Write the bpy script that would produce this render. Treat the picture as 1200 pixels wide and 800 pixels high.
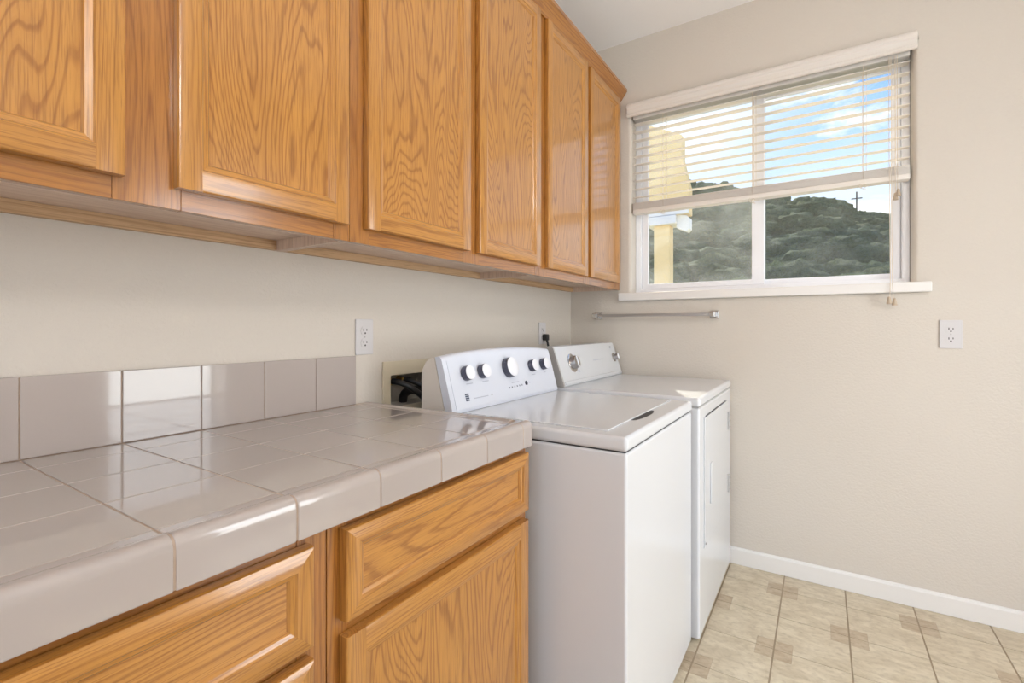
import bpy, bmesh, math, random
import numpy as np
from mathutils import Vector, Matrix

for o in list(bpy.data.objects):
    bpy.data.objects.remove(o, do_unlink=True)
scene = bpy.context.scene
C = scene.collection
PI = math.pi
random.seed(7)

# ------------------------------------------------------------------ camera
# left wall x = 0, window wall y = 0, floor z = 0, metres
YAW = 0.5695
cam_d = bpy.data.cameras.new('camera')
cam_d.sensor_fit = 'HORIZONTAL'
cam_d.sensor_width = 36.0
cam_d.lens = 566.09 / 1200 * 36.0
cam_d.shift_y = -(400 - 382.93) / 1200
cam_d.clip_start = 0.05
cam_d.clip_end = 2000
cam = bpy.data.objects.new('camera', cam_d)
C.objects.link(cam)
cam.location = (1.2442, -2.5876, 1.1576)
cam.rotation_euler = (PI / 2, 0, YAW)
scene.camera = cam

# ------------------------------------------------------------------ view
scene.view_settings.view_transform = 'Standard'
scene.view_settings.look = 'None'
scene.view_settings.gamma = 1
scene.view_settings.use_curve_mapping = False
scene.view_settings.exposure = 0.33

# ------------------------------------------------------------------ node helpers
def N(nt, t, **kw):
    n = nt.nodes.new(t)
    for k, v in kw.items():
        if k in ('x', 'y'):
            continue
        setattr(n, k, v)
    return n

def setin(n, **kw):
    for k, v in kw.items():
        n.inputs[k.replace('_', ' ')].default_value = v

def ramp(nt, fac, stops, interp='LINEAR'):
    r = N(nt, 'ShaderNodeValToRGB')
    r.color_ramp.interpolation = interp
    e = r.color_ramp.elements
    while len(e) < len(stops):
        e.new(0.5)
    for i, (p, c) in enumerate(stops):
        e[i].position = p
        e[i].color = (c[0], c[1], c[2], 1) if not isinstance(c, (int, float)) else (c, c, c, 1)
    nt.links.new(fac, r.inputs[0])
    return r.outputs[0]

def math_n(nt, op, a, b=None, c=None):
    m = N(nt, 'ShaderNodeMath', operation=op)
    for i, v in enumerate((a, b, c)):
        if v is None:
            continue
        if isinstance(v, (int, float)):
            m.inputs[i].default_value = v
        else:
            nt.links.new(v, m.inputs[i])
    return m.outputs[0]

def mapping(nt, vec, scale=(1, 1, 1), loc=(0, 0, 0)):
    m = N(nt, 'ShaderNodeMapping')
    m.inputs['Scale'].default_value = scale
    m.inputs['Location'].default_value = loc
    nt.links.new(vec, m.inputs['Vector'])
    return m.outputs[0]

def noise(nt, vec, scale=5, detail=2, rough=0.5, dist=0.0):
    n = N(nt, 'ShaderNodeTexNoise')
    n.inputs['Scale'].default_value = scale
    n.inputs['Detail'].default_value = detail
    n.inputs['Roughness'].default_value = rough
    n.inputs['Distortion'].default_value = dist
    nt.links.new(vec, n.inputs['Vector'])
    return n.outputs['Fac']

def mixc(nt, fac, a, b, blend='MIX'):
    m = N(nt, 'ShaderNodeMix', data_type='RGBA', blend_type=blend)
    for idx, v in ((0, fac), (6, a), (7, b)):
        if isinstance(v, (int, float)):
            m.inputs[idx].default_value = v
        elif isinstance(v, tuple):
            m.inputs[idx].default_value = (v[0], v[1], v[2], 1)
        else:
            nt.links.new(v, m.inputs[idx])
    return m.outputs[2]

def srgb(r, g, b):
    f = lambda c: (c / 255 / 12.92) if c / 255 <= 0.04045 else ((c / 255 + 0.055) / 1.055) ** 2.4
    return (f(r), f(g), f(b))

# ------------------------------------------------------------------ world, sun, large lights
world = bpy.data.worlds.new('sky')
scene.world = world
world.use_nodes = True
nt = world.node_tree
nt.nodes.clear()
tc = N(nt, 'ShaderNodeTexCoord')
sep = N(nt, 'ShaderNodeSeparateXYZ')
nt.links.new(tc.outputs['Generated'], sep.inputs[0])
el = sep.outputs['Z']
sky_c = ramp(nt, el, [(0.0, srgb(226, 236, 248)), (0.22, srgb(214, 230, 252)), (0.33, srgb(160, 198, 250)), (0.42, srgb(122, 172, 248)), (0.55, srgb(104, 158, 244)), (1.0, srgb(70, 120, 215))])
cl = noise(nt, mapping(nt, tc.outputs['Generated'], (1.6, 1.6, 4.4), (0.35, 0.1, 0.2)), 2.3, 6, 0.6, 0.4)
clm = ramp(nt, cl, [(0.50, 0.0), (0.60, 1.0)])
sky_c = mixc(nt, clm, sky_c, (0.97, 0.97, 0.98))
dp = N(nt, 'ShaderNodeVectorMath', operation='DOT_PRODUCT')
nt.links.new(tc.outputs['Generated'], dp.inputs[0])
dp.inputs[1].default_value = Vector((-0.46, 1.0, 0.845)).normalized()
sky_c = mixc(nt, ramp(nt, dp.outputs['Value'], [(0.88, 0.0), (0.955, 0.75), (1.0, 1.0)]), sky_c, (1.0, 0.99, 0.97))
bg = N(nt, 'ShaderNodeBackground')
nt.links.new(sky_c, bg.inputs[0])
bg.inputs[1].default_value = 1.12
wo = N(nt, 'ShaderNodeOutputWorld')
nt.links.new(bg.outputs[0], wo.inputs[0])

def aim(o, d):
    o.rotation_euler = Vector(d).to_track_quat('-Z', 'Y').to_euler()

sun_d = bpy.data.lights.new('sun', 'SUN')
sun_d.energy = 5.0
sun_d.angle = math.radians(0.6)
sun_d.color = (1.0, 0.93, 0.80)
sun = bpy.data.objects.new('sun', sun_d)
C.objects.link(sun)
sun.location = (-4, 12, 12)
aim(sun, (0.46, -1.0, -0.845))

def area(name, loc, d, sx, sy, power, col):
    l = bpy.data.lights.new(name, 'AREA')
    l.shape = 'RECTANGLE'
    l.size, l.size_y = sx, sy
    l.energy = power
    l.color = col
    o = bpy.data.objects.new(name, l)
    C.objects.link(o)
    o.location = loc
    aim(o, d)
    return o

RX = 2.62          # right wall
FY = -4.1          # wall behind the camera
CEIL = 2.729
# daylight entering through the wide cased opening in the right wall
area('doorway_daylight', (RX + 0.30, -1.00, 1.15), (-1, 0, 0), 0.75, 1.7, 25, (0.92, 0.97, 1.0))
# weak fill light added behind the camera, no known source there
area('rear_fill', (1.45, FY - 0.35, 1.25), (0, 1, 0), 2.0, 2.1, 3, (0.95, 0.98, 1.0))

# ------------------------------------------------------------------ materials
MATS = {}

def mat(name, base=(0.8, 0.8, 0.8), rough=0.5, metal=0.0, coat=0.0, spec=0.5):
    m = bpy.data.materials.new(name)
    m.use_nodes = True
    nt = m.node_tree
    b = nt.nodes['Principled BSDF']
    b.inputs['Base Color'].default_value = (*base, 1)
    b.inputs['Roughness'].default_value = rough
    b.inputs['Metallic'].default_value = metal
    b.inputs['Coat Weight'].default_value = coat
    b.inputs['Coat Roughness'].default_value = 0.12
    b.inputs['Specular IOR Level'].default_value = spec
    MATS[name] = m
    return m, nt, b

def bump(nt, b, h, strength, dist):
    n = N(nt, 'ShaderNodeBump')
    n.inputs['Strength'].default_value = strength
    n.inputs['Distance'].default_value = dist
    nt.links.new(h, n.inputs['Height'])
    nt.links.new(n.outputs[0], b.inputs['Normal'])

def objcoord(nt):
    return N(nt, 'ShaderNodeTexCoord').outputs['Object']

def geopos(nt):
    return N(nt, 'ShaderNodeNewGeometry').outputs['Position']

def paint(name, col, bscale=130, bstr=0.35, bdist=0.0012):
    m, nt, b = mat(name, col, 0.62)
    p = geopos(nt)
    v = noise(nt, p, 1.1, 3, 0.5)
    c = mixc(nt, v, tuple(x * 0.97 for x in col), tuple(min(1, x * 1.03) for x in col))
    nt.links.new(c, b.inputs['Base Color'])
    bump(nt, b, noise(nt, p, bscale, 3, 0.55), bstr, bdist)
    return m

paint('wall_paint', srgb(215, 207, 196), 105, 0.75, 0.0026)
paint('ceiling_paint', srgb(250, 249, 248), 80, 0.35, 0.002)
mat('trim_paint', srgb(238, 235, 231), 0.35)
mat('vinyl_white', srgb(248, 249, 253), 0.35)

def oak(name, light, dark, contours, sx, sl, figure=1.0, rough=0.30, coat=0.7):
    m, nt, b = mat(name, light, rough, 0, coat)
    at = N(nt, 'ShaderNodeAttribute', attribute_name='grain')
    g = at.outputs['Vector']
    # growth rings: contour lines of a noise stretched along the grain
    f = noise(nt, mapping(nt, g, (sx, sx, sl)), 1.0, 1.6, 0.42, 0.25)
    wig = noise(nt, mapping(nt, g, (60, 60, 9)), 1.0, 2, 0.5)
    f2 = math_n(nt, 'MULTIPLY_ADD', wig, 0.020, f)
    fr = math_n(nt, 'FRACT', math_n(nt, 'MULTIPLY', f2, contours))
    ring = ramp(nt, fr, [(0.0, 0.25), (0.25, 0.0), (0.62, 0.15), (0.80, 1.0), (0.90, 1.0), (1.0, 0.25)])
    # pores: short dark streaks along the grain
    pore = noise(nt, mapping(nt, g, (520, 520, 16)), 1.0, 2, 0.55)
    pm = ramp(nt, pore, [(0.50, 0.0), (0.68, 1.0)])
    fine = noise(nt, mapping(nt, g, (160, 160, 3.5)), 1.0, 3, 0.6)
    broad = noise(nt, mapping(nt, g, (7, 7, 1.2)), 1.0, 2, 0.5)
    c = mixc(nt, broad, tuple(x * 0.90 for x in light), tuple(min(1, x * 1.10) for x in light))
    k = math_n(nt, 'MULTIPLY', ring, math_n(nt, 'MULTIPLY_ADD', fine, 0.8, 0.35))
    c = mixc(nt, math_n(nt, 'MULTIPLY', k, 0.85 * figure), c, dark)
    c = mixc(nt, math_n(nt, 'MULTIPLY', pm, 0.42), c, tuple(x * 0.72 for x in dark))
    c = mixc(nt, math_n(nt, 'MULTIPLY', ramp(nt, fine, [(0.35, 0.0), (0.8, 1.0)]), 0.28), c, dark)
    nt.links.new(c, b.inputs['Base Color'])
    bump(nt, b, math_n(nt, 'SUBTRACT', 1.0, pm), 0.12, 0.0006)
    return m

OL, OD = srgb(198, 140, 64), srgb(134, 76, 24)
oak('oak_panel', OL, OD, 44, 5.6, 1.05, 0.9)
oak('oak_frame', OL, OD, 34, 12, 0.40, 0.7)
oak('oak_case', srgb(180, 120, 52), srgb(122, 68, 22), 28, 9, 0.6, 0.8)
oak('maple_laminate', srgb(226, 203, 184), srgb(190, 160, 138), 10, 14, 0.5, 0.6, 0.5, 0.0)
oak('raw_plywood', srgb(214, 180, 140), srgb(168, 128, 88), 10, 20, 0.6, 0.8, 0.6, 0.0)

def glaze(name, col):
    m, nt, b = mat(name, col, 0.07, 0, 0.35)
    b.inputs['Coat Roughness'].default_value = 0.03
    oi = N(nt, 'ShaderNodeObjectInfo')
    v = noise(nt, geopos(nt), 6, 2)
    c = mixc(nt, oi.outputs['Random'], tuple(x * 0.965 for x in col), tuple(min(1, x * 1.03) for x in col))
    c = mixc(nt, math_n(nt, 'MULTIPLY', v, 0.12), c, tuple(x * 0.9 for x in col))
    nt.links.new(c, b.inputs['Base Color'])
    bump(nt, b, noise(nt, geopos(nt), 9, 1), 0.05, 0.004)
    return m

glaze('tile_glaze', srgb(183, 173, 167))
mm, nt, b = mat('grout', srgb(158, 136, 116), 0.9)
c = mixc(nt, noise(nt, geopos(nt), 70, 3), srgb(160, 140, 122), srgb(184, 164, 148))
nt.links.new(c, b.inputs['Base Color'])
mat('enamel_white', srgb(222, 224, 227), 0.22, 0, 0.3)
mat('enamel_side', srgb(192, 190, 188), 0.3, 0, 0.1)
mat('plastic_white', srgb(218, 215, 210), 0.35)
mat('plastic_grey', srgb(176, 172, 168), 0.4)
mat('console_end', srgb(224, 216, 206), 0.35)
mat('console_face', srgb(222, 226, 236), 0.28, 0.0, 0.2)
mat('knob_white', srgb(244, 245, 250), 0.22)
mat('knob_side', srgb(92, 92, 104), 0.25, 0.7)
mat('chrome', srgb(205, 203, 200), 0.12, 1.0)
mat('brushed_metal', srgb(190, 186, 184), 0.3, 1.0)
mat('print_dark', srgb(70, 78, 100), 0.6)
mat('print_light', srgb(186, 190, 202), 0.6)
mat('black_rubber', srgb(22, 22, 24), 0.4)
mat('dark_gap', srgb(62, 60, 60), 0.7)
mat('box_plastic', srgb(216, 205, 180), 0.5)
mat('box_inside', srgb(170, 165, 155), 0.7)
mat('brass', srgb(200, 170, 110), 0.3, 1.0)
mat('plate_white', srgb(214, 211, 211), 0.35)
mat('slot_dark', srgb(50, 42, 36), 0.6)
mat('cord_white', srgb(226, 214, 198), 0.8)
mat('tassel_wood', srgb(190, 172, 150), 0.5)
mat('fill_metal', srgb(230, 228, 222), 0.4)
mat('stucco_yellow', srgb(250, 216, 152), 0.9)
mat('bark', srgb(80, 66, 52), 0.9)
mat('pole_wood', srgb(90, 84, 80), 0.9)

mm, nt, b = mat('blind_slat', srgb(238, 222, 206), 0.45)
g = N(nt, 'ShaderNodeAttribute', attribute_name='grain').outputs['Vector']
c = mixc(nt, noise(nt, mapping(nt, g, (160, 160, 4)), 1.0, 2), srgb(252, 250, 247), srgb(244, 236, 227))
nt.links.new(c, b.inputs['Base Color'])
b.inputs['Subsurface Weight'].default_value = 0.0
tl = N(nt, 'ShaderNodeBsdfTranslucent')
tl.inputs[0].default_value = (*srgb(255, 244, 226), 1)
ms = N(nt, 'ShaderNodeMixShader')
ms.inputs[0].default_value = 0.2
nt.links.new(b.outputs[0], ms.inputs[1])
nt.links.new(tl.outputs[0], ms.inputs[2])
nt.links.new(ms.outputs[0], nt.nodes['Material Output'].inputs[0])

# window glass: clear pane with a film of dust
mm, nt, b = mat('window_glass', (0.8, 0.8, 0.8), 0.1)
p = geopos(nt)
d1 = noise(nt, mapping(nt, p, (3.2, 3.2, 5)), 1.0, 4, 0.6, 0.8)
d2 = noise(nt, p, 160, 2, 0.5)
sp = N(nt, 'ShaderNodeSeparateXYZ')
nt.links.new(p, sp.inputs[0])
left = ramp(nt, sp.outputs['X'], [(0.40, 1.0), (0.97, 0.75), (1.0, 0.35)])
dust = math_n(nt, 'MULTIPLY', ramp(nt, d1, [(0.35, 0.25), (0.7, 1.0)]), left)
dust = math_n(nt, 'ADD', math_n(nt, 'MULTIPLY', dust, 0.14), math_n(nt, 'MULTIPLY', ramp(nt, d2, [(0.66, 0.0), (0.74, 1.0)]), 0.08))
tr = N(nt, 'ShaderNodeBsdfTransparent')
tr.inputs[0].default_value = (0.96, 0.975, 0.97, 1)
gl = N(nt, 'ShaderNodeBsdfGlossy')
gl.inputs['Roughness'].default_value = 0.02
lw = N(nt, 'ShaderNodeLayerWeight')
lw.inputs[0].default_value = 0.25
m1 = N(nt, 'ShaderNodeMixShader')
nt.links.new(math_n(nt, 'MULTIPLY', lw.outputs['Fresnel'], 0.5), m1.inputs[0])
nt.links.new(tr.outputs[0], m1.inputs[1])
nt.links.new(gl.outputs[0], m1.inputs[2])
tl = N(nt, 'ShaderNodeBsdfTranslucent')
tl.inputs[0].default_value = (0.9, 0.92, 0.88, 1)
m2 = N(nt, 'ShaderNodeMixShader')
nt.links.new(dust, m2.inputs[0])
nt.links.new(m1.outputs[0], m2.inputs[1])
nt.links.new(tl.outputs[0], m2.inputs[2])
nt.links.new(m2.outputs[0], nt.nodes['Material Output'].inputs[0])

def vinyl(name, ca, cb, cc):
    m, nt, b = mat(name, ca, 0.42)
    oi = N(nt, 'ShaderNodeObjectInfo')
    p = geopos(nt)
    va = N(nt, 'ShaderNodeVectorMath', operation='MULTIPLY_ADD')
    nt.links.new(oi.outputs['Random'], va.inputs[0])
    va.inputs[1].default_value = (37, 21, 0)
    nt.links.new(p, va.inputs[2])
    q = va.outputs[0]
    n1 = noise(nt, mapping(nt, q, (9, 22, 9)), 1.0, 5, 0.65, 0.6)
    n2 = noise(nt, mapping(nt, q, (40, 60, 40)), 1.0, 4, 0.6)
    c = mixc(nt, ramp(nt, n1, [(0.32, 0.0), (0.68, 1.0)]), ca, cb)
    c = mixc(nt, math_n(nt, 'MULTIPLY', ramp(nt, n2, [(0.48, 0.0), (0.75, 1.0)]), 0.55), c, cc)
    nt.links.new(c, b.inputs['Base Color'])
    bump(nt, b, n2, 0.12, 0.001)
    return m

vinyl('vinyl_tile', srgb(220, 208, 184), srgb(194, 179, 152), srgb(164, 147, 121))
vinyl('vinyl_accent', srgb(200, 184, 158), srgb(178, 158, 132), srgb(150, 130, 104))
mm, nt, b = mat('vinyl_joint', srgb(162, 145, 121), 0.7)

mm, nt, b = mat('foliage', srgb(70, 88, 52), 0.85)
p = geopos(nt)
n1 = noise(nt, p, 0.16, 2)
n2 = noise(nt, p, 3.4, 5, 0.75)
c = mixc(nt, ramp(nt, n1, [(0.35, 0.0), (0.65, 1.0)]), srgb(104, 134, 84), srgb(140, 148, 92))
c = mixc(nt, ramp(nt, n2, [(0.35, 0.0), (0.7, 1.0)]), c, srgb(52, 76, 50))
nt.links.new(c, b.inputs['Base Color'])
bump(nt, b, n2, 1.0, 0.8)
tl = N(nt, 'ShaderNodeBsdfTranslucent')
nt.links.new(mixc(nt, 0.5, c, srgb(170, 180, 90)), tl.inputs[0])
ms = N(nt, 'ShaderNodeMixShader')
ms.inputs[0].default_value = 0.30
nt.links.new(b.outputs[0], ms.inputs[1])
nt.links.new(tl.outputs[0], ms.inputs[2])
nt.links.new(ms.outputs[0], nt.nodes['Material Output'].inputs[0])
mat('hill_soil', srgb(62, 74, 44), 0.95)
mm, nt, b = mat('lawn_dry', srgb(150, 144, 100), 0.95)

mm, nt, b = mat('fill_diffuser', (0.9, 0.9, 0.88), 0.5)
b.inputs['Emission Color'].default_value = (1.0, 0.975, 0.945, 1)
b.inputs['Emission Strength'].default_value = 32.0  # glow of the added, unseen fill globe

M = MATS

# ------------------------------------------------------------------ mesh helpers
WORLD = {}          # world location of every object we make

def place(o, wloc, parent):
    p = WORLD[parent.name] if parent else Vector((0, 0, 0))
    o.parent = parent
    o.location = Vector(wloc) - p
    WORLD[o.name] = Vector(wloc)

def tag(o, label=None, cat=None, group=None, kind=None):
    if label: o['label'] = label
    if cat: o['category'] = cat
    if group: o['group'] = group
    if kind: o['kind'] = kind
    return o

def thing(name, loc, label=None, cat=None, group=None, kind=None):
    o = bpy.data.objects.new(name, None)
    o.empty_display_size = 0.1
    C.objects.link(o)
    place(o, loc, None)
    return tag(o, label, cat, group, kind)

GOFF = [0]

def finish(name, verts, faces, m, parent=None, smooth=False, grain=None, bev=0.0, seg=2, sharp=35, off=None, wn=False):
    """one mesh object from world-space vertices, origin at its bounding-box centre"""
    v = np.array(verts, float)
    c = (v.min(0) + v.max(0)) / 2
    me = bpy.data.meshes.new(name)
    me.from_pydata([tuple(p) for p in (v - c)], [], faces)
    bm = bmesh.new()
    bm.from_mesh(me)
    bmesh.ops.remove_doubles(bm, verts=bm.verts, dist=1e-6)
    bmesh.ops.recalc_face_normals(bm, faces=bm.faces)
    if bev > 0:
        ed = [e for e in bm.edges if len(e.link_faces) == 2 and e.calc_face_angle(0) > math.radians(30)]
        bmesh.ops.bevel(bm, geom=ed, offset=bev, segments=seg, profile=0.5, affect='EDGES', clamp_overlap=True)
    bm.to_mesh(me)
    bm.free()
    if smooth or bev > 0:
        for p in me.polygons:
            p.use_smooth = True
        me.set_sharp_from_angle(angle=math.radians(60 if bev > 0 else sharp))
    if grain is not None:
        GOFF[0] += 1
        rnd = random.Random(GOFF[0] * 13 + 5)
        o3 = np.array([rnd.uniform(0, 40), rnd.uniform(0, 40), rnd.uniform(0, 40)]) if off is None else np.array(off)
        co = np.array([tuple(p.co) for p in me.vertices])
        order = {'z': (1, 0, 2), 'y': (2, 0, 1), 'x': (1, 2, 0)}[grain]
        gv = co[:, order] + o3
        a = me.attributes.new('grain', 'FLOAT_VECTOR', 'POINT')
        a.data.foreach_set('vector', gv.astype(np.float32).ravel())
    me.materials.append(M[m])
    o = bpy.data.objects.new(name, me)
    C.objects.link(o)
    if bev > 0 or wn:
        wm = o.modifiers.new('weighted_normals', 'WEIGHTED_NORMAL')
        wm.keep_sharp = True
        wm.weight = 100
    place(o, c, parent)
    return o

def dup(o, wloc, parent, name=None):
    c = o.copy()
    C.objects.link(c)
    place(c, wloc, parent)
    return c

BOXF = [(0, 1, 2, 3), (4, 7, 6, 5), (0, 4, 5, 1), (1, 5, 6, 2), (2, 6, 7, 3), (3, 7, 4, 0)]

def boxv(x0, x1, y0, y1, z0, z1):
    return [(x0, y0, z0), (x1, y0, z0), (x1, y1, z0), (x0, y1, z0), (x0, y0, z1), (x1, y0, z1), (x1, y1, z1), (x0, y1, z1)]

def box(name, x0, x1, y0, y1, z0, z1, m, parent=None, bev=0.0, seg=2, grain=None, off=None):
    return finish(name, boxv(x0, x1, y0, y1, z0, z1), BOXF, m, parent, grain=grain, bev=bev, seg=seg, off=off)

def boxes(name, L, m, parent=None, grain=None):
    V, F = [], []
    for b in L:
        n = len(V)
        V += boxv(*b)
        F += [tuple(i + n for i in f) for f in BOXF]
    return finish(name, V, F, m, parent, grain=grain)

def loft(name, secs, m, parent=None, smooth=False, grain=None, bev=0.0, seg=2, sharp=35, off=None, wn=False):
    """secs: list of closed rings with equal vertex counts"""
    k = len(secs[0])
    V = [p for s in secs for p in s]
    F = []
    for i in range(len(secs) - 1):
        for j in range(k):
            a, b2 = i * k + j, i * k + (j + 1) % k
            F.append((a, b2, b2 + k, a + k))
    F.append(tuple(range(k)))
    F.append(tuple(range((len(secs) - 1) * k, len(secs) * k)))
    return finish(name, V, F, m, parent, smooth, grain, bev, seg, sharp, off, wn)

def prism(name, poly, axis, a0, a1, m, parent=None, **kw):
    """poly in the two other axes, in order (x,y),(x,z) or (y,z)"""
    def up(p, a):
        if axis == 'x': return (a, p[0], p[1])
        if axis == 'y': return (p[0], a, p[1])
        return (p[0], p[1], a)
    return loft(name, [[up(p, a0) for p in poly], [up(p, a1) for p in poly]], m, parent, **kw)

def frame_of(n):
    n = Vector(n).normalized()
    t = Vector((0, 0, 1)) if abs(n.z) < 0.9 else Vector((1, 0, 0))
    u = t.cross(n).normalized()
    return n, u, n.cross(u)

def lathe(name, prof, org, axis, m, parent=None, seg=28, smooth=True, sharp=40):
    n, u, w = frame_of(axis)
    org = Vector(org)
    secs = []
    for r, h in prof:
        r = max(r, 1e-4)
        secs.append([tuple(org + n * h + (u * math.cos(t) + w * math.sin(t)) * r) for t in [2 * PI * i / seg for i in range(seg)]])
    return loft(name, secs, m, parent, smooth=smooth, sharp=sharp)

def tube(name, pts, r, m, parent=None, seg=10, smooth=True, sub=0):
    P = [Vector(p) for p in pts]
    if sub:
        Q = []
        for i in range(len(P) - 1):
            p0, p1, p2, p3 = P[max(0, i - 1)], P[i], P[i + 1], P[min(len(P) - 1, i + 2)]
            for k in range(sub):
                t = k / sub
                Q.append(0.5 * ((2 * p1) + (p2 - p0) * t + (2 * p0 - 5 * p1 + 4 * p2 - p3) * t * t + (3 * p1 - p0 - 3 * p2 + p3) * t ** 3))
        Q.append(P[-1])
        P = Q
    secs = []
    up = None
    for i, p in enumerate(P):
        d = (P[min(i + 1, len(P) - 1)] - P[max(i - 1, 0)]).normalized()
        if up is None:
            up = Vector((0, 0, 1)) if abs(d.z) < 0.9 else Vector((1, 0, 0))
        u = (up - d * up.dot(d)).normalized()
        w = d.cross(u)
        up = u
        secs.append([tuple(p + (u * math.cos(t) + w * math.sin(t)) * r) for t in [2 * PI * k / seg for k in range(seg)]])
    return loft(name, secs, m, parent, smooth=smooth, sharp=60)

# ------------------------------------------------------------------ room shell
WX0, WX1, WZ0, WZ1 = 0.366, 1.565, 1.343, 2.345       # window opening
BX = (-1.425, -1.205, 0.880, 0.993)                     # hole for the washer supply box: y0, y1, z0, z1

tag(boxes('wall_left', [(-0.12, 0, FY - 0.12, BX[0], 0, CEIL), (-0.12, 0, BX[1], 0.12, 0, CEIL),
                        (-0.12, 0, BX[0], BX[1], 0, BX[2]), (-0.12, 0, BX[0], BX[1], BX[3], CEIL)], 'wall_paint'), kind='structure')

# far wall with the window: reveals have bullnose corners
RB = 0.020
def arc(cx, cy, r, a0, a1, n=7):
    return [(cx + r * math.cos(a0 + (a1 - a0) * i / n), cy + r * math.sin(a0 + (a1 - a0) * i / n)) for i in range(n + 1)]
V, F = [], []
def add_prism(poly, axis, a0, a1):
    n0, k = len(V), len(poly)
    for a in (a0, a1):
        for p in poly:
            V.append({'x': (a, p[0], p[1]), 'y': (p[0], a, p[1]), 'z': (p[0], p[1], a)}[axis])
    for j in range(k):
        F.append((n0 + j, n0 + (j + 1) % k, n0 + k + (j + 1) % k, n0 + k + j))
    F.append(tuple(n0 + j for j in range(k)))
    F.append(tuple(n0 + k + j for j in range(k)))
right = [(RX, 0.0), (RX, 0.14), (WX1, 0.14)] + arc(WX1 + RB, RB, RB, PI, 1.5 * PI)
left_ = [(0.0, 0.0)] + arc(WX0 - RB, RB, RB, -0.5 * PI, 0.0) + [(WX0, 0.14), (0.0, 0.14)]
add_prism(right, 'z', WZ0 - 0.043, WZ1)
add_prism(left_, 'z', WZ0 - 0.043, WZ1)
add_prism([(0, 0), (0.14, 0), (0.14, WZ0 - 0.043), (0, WZ0 - 0.043)], 'x', 0, RX)
top_ = [(0.14, CEIL), (0, CEIL)] + [(RB + a, WZ1 + RB + b_) for a, b_ in [(RB * math.cos(t), RB * math.sin(t)) for t in [PI + (PI / 2) * i / 7 for i in range(8)]]] + [(0.14, WZ1)]
add_prism(top_, 'x', WX0 - RB, WX1 + RB)
add_prism([(0, WZ1), (0.14, WZ1), (0.14, CEIL), (0, CEIL)], 'x', 0, WX0 - RB)
add_prism([(0, WZ1), (0.14, WZ1), (0.14, CEIL), (0, CEIL)], 'x', WX1 + RB, RX)
o = finish('wall_back', V, F, 'wall_paint', smooth=True, sharp=30)
tag(o, kind='structure')

DY0, DY1, DZ = -1.38, -0.66, 2.06       # cased opening in the right wall
tag(boxes('wall_right', [(RX, RX + 0.12, FY - 0.12, DY0, 0, CEIL), (RX, RX + 0.12, DY1, 0.12, 0, CEIL), (RX, RX + 0.12, DY0, DY1, DZ, CEIL)], 'wall_paint'), kind='structure')
tag(boxes('wall_front', [(0, 0.35, FY - 0.12, FY, 0, CEIL), (2.5, RX, FY - 0.12, FY, 0, CEIL), (0.35, 2.5, FY - 0.12, FY, 2.35, CEIL)], 'wall_paint'), kind='structure')
tag(box('ceiling', -0.12, RX + 0.12, FY - 0.12, 0.14, CEIL, CEIL + 0.1, 'ceiling_paint'), kind='structure')

# baseboard on the far wall, from the dryer to the right
bbp = [(-0.001, 0.001), (-0.013, 0.001), (-0.013, 0.070), (-0.010, 0.078), (-0.004, 0.081), (-0.001, 0.081)]
tag(prism('baseboard_back', bbp, 'x', 0.05, RX, 'trim_paint'), kind='structure')
bbl = [(RX - 0.001, 0.001), (RX - 0.013, 0.001), (RX - 0.013, 0.070), (RX - 0.010, 0.078), (RX - 0.004, 0.081), (RX - 0.001, 0.081)]
tag(prism('baseboard_right', bbl, 'y', DY1 + 0.06, -0.014, 'trim_paint'), kind='structure')
cas = thing('trim_1', (RX, DY1, 0), kind='structure')
box('casing', RX - 0.016, RX - 0.001, DY1, DY1 + 0.06, 0, DZ + 0.06, 'trim_paint', cas)
box('casing', RX - 0.016, RX - 0.001, DY0 - 0.06, DY0, 0, DZ + 0.06, 'trim_paint', cas)
box('casing', RX - 0.016, RX - 0.001, DY0, DY1, DZ, DZ + 0.06, 'trim_paint', cas)

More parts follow.
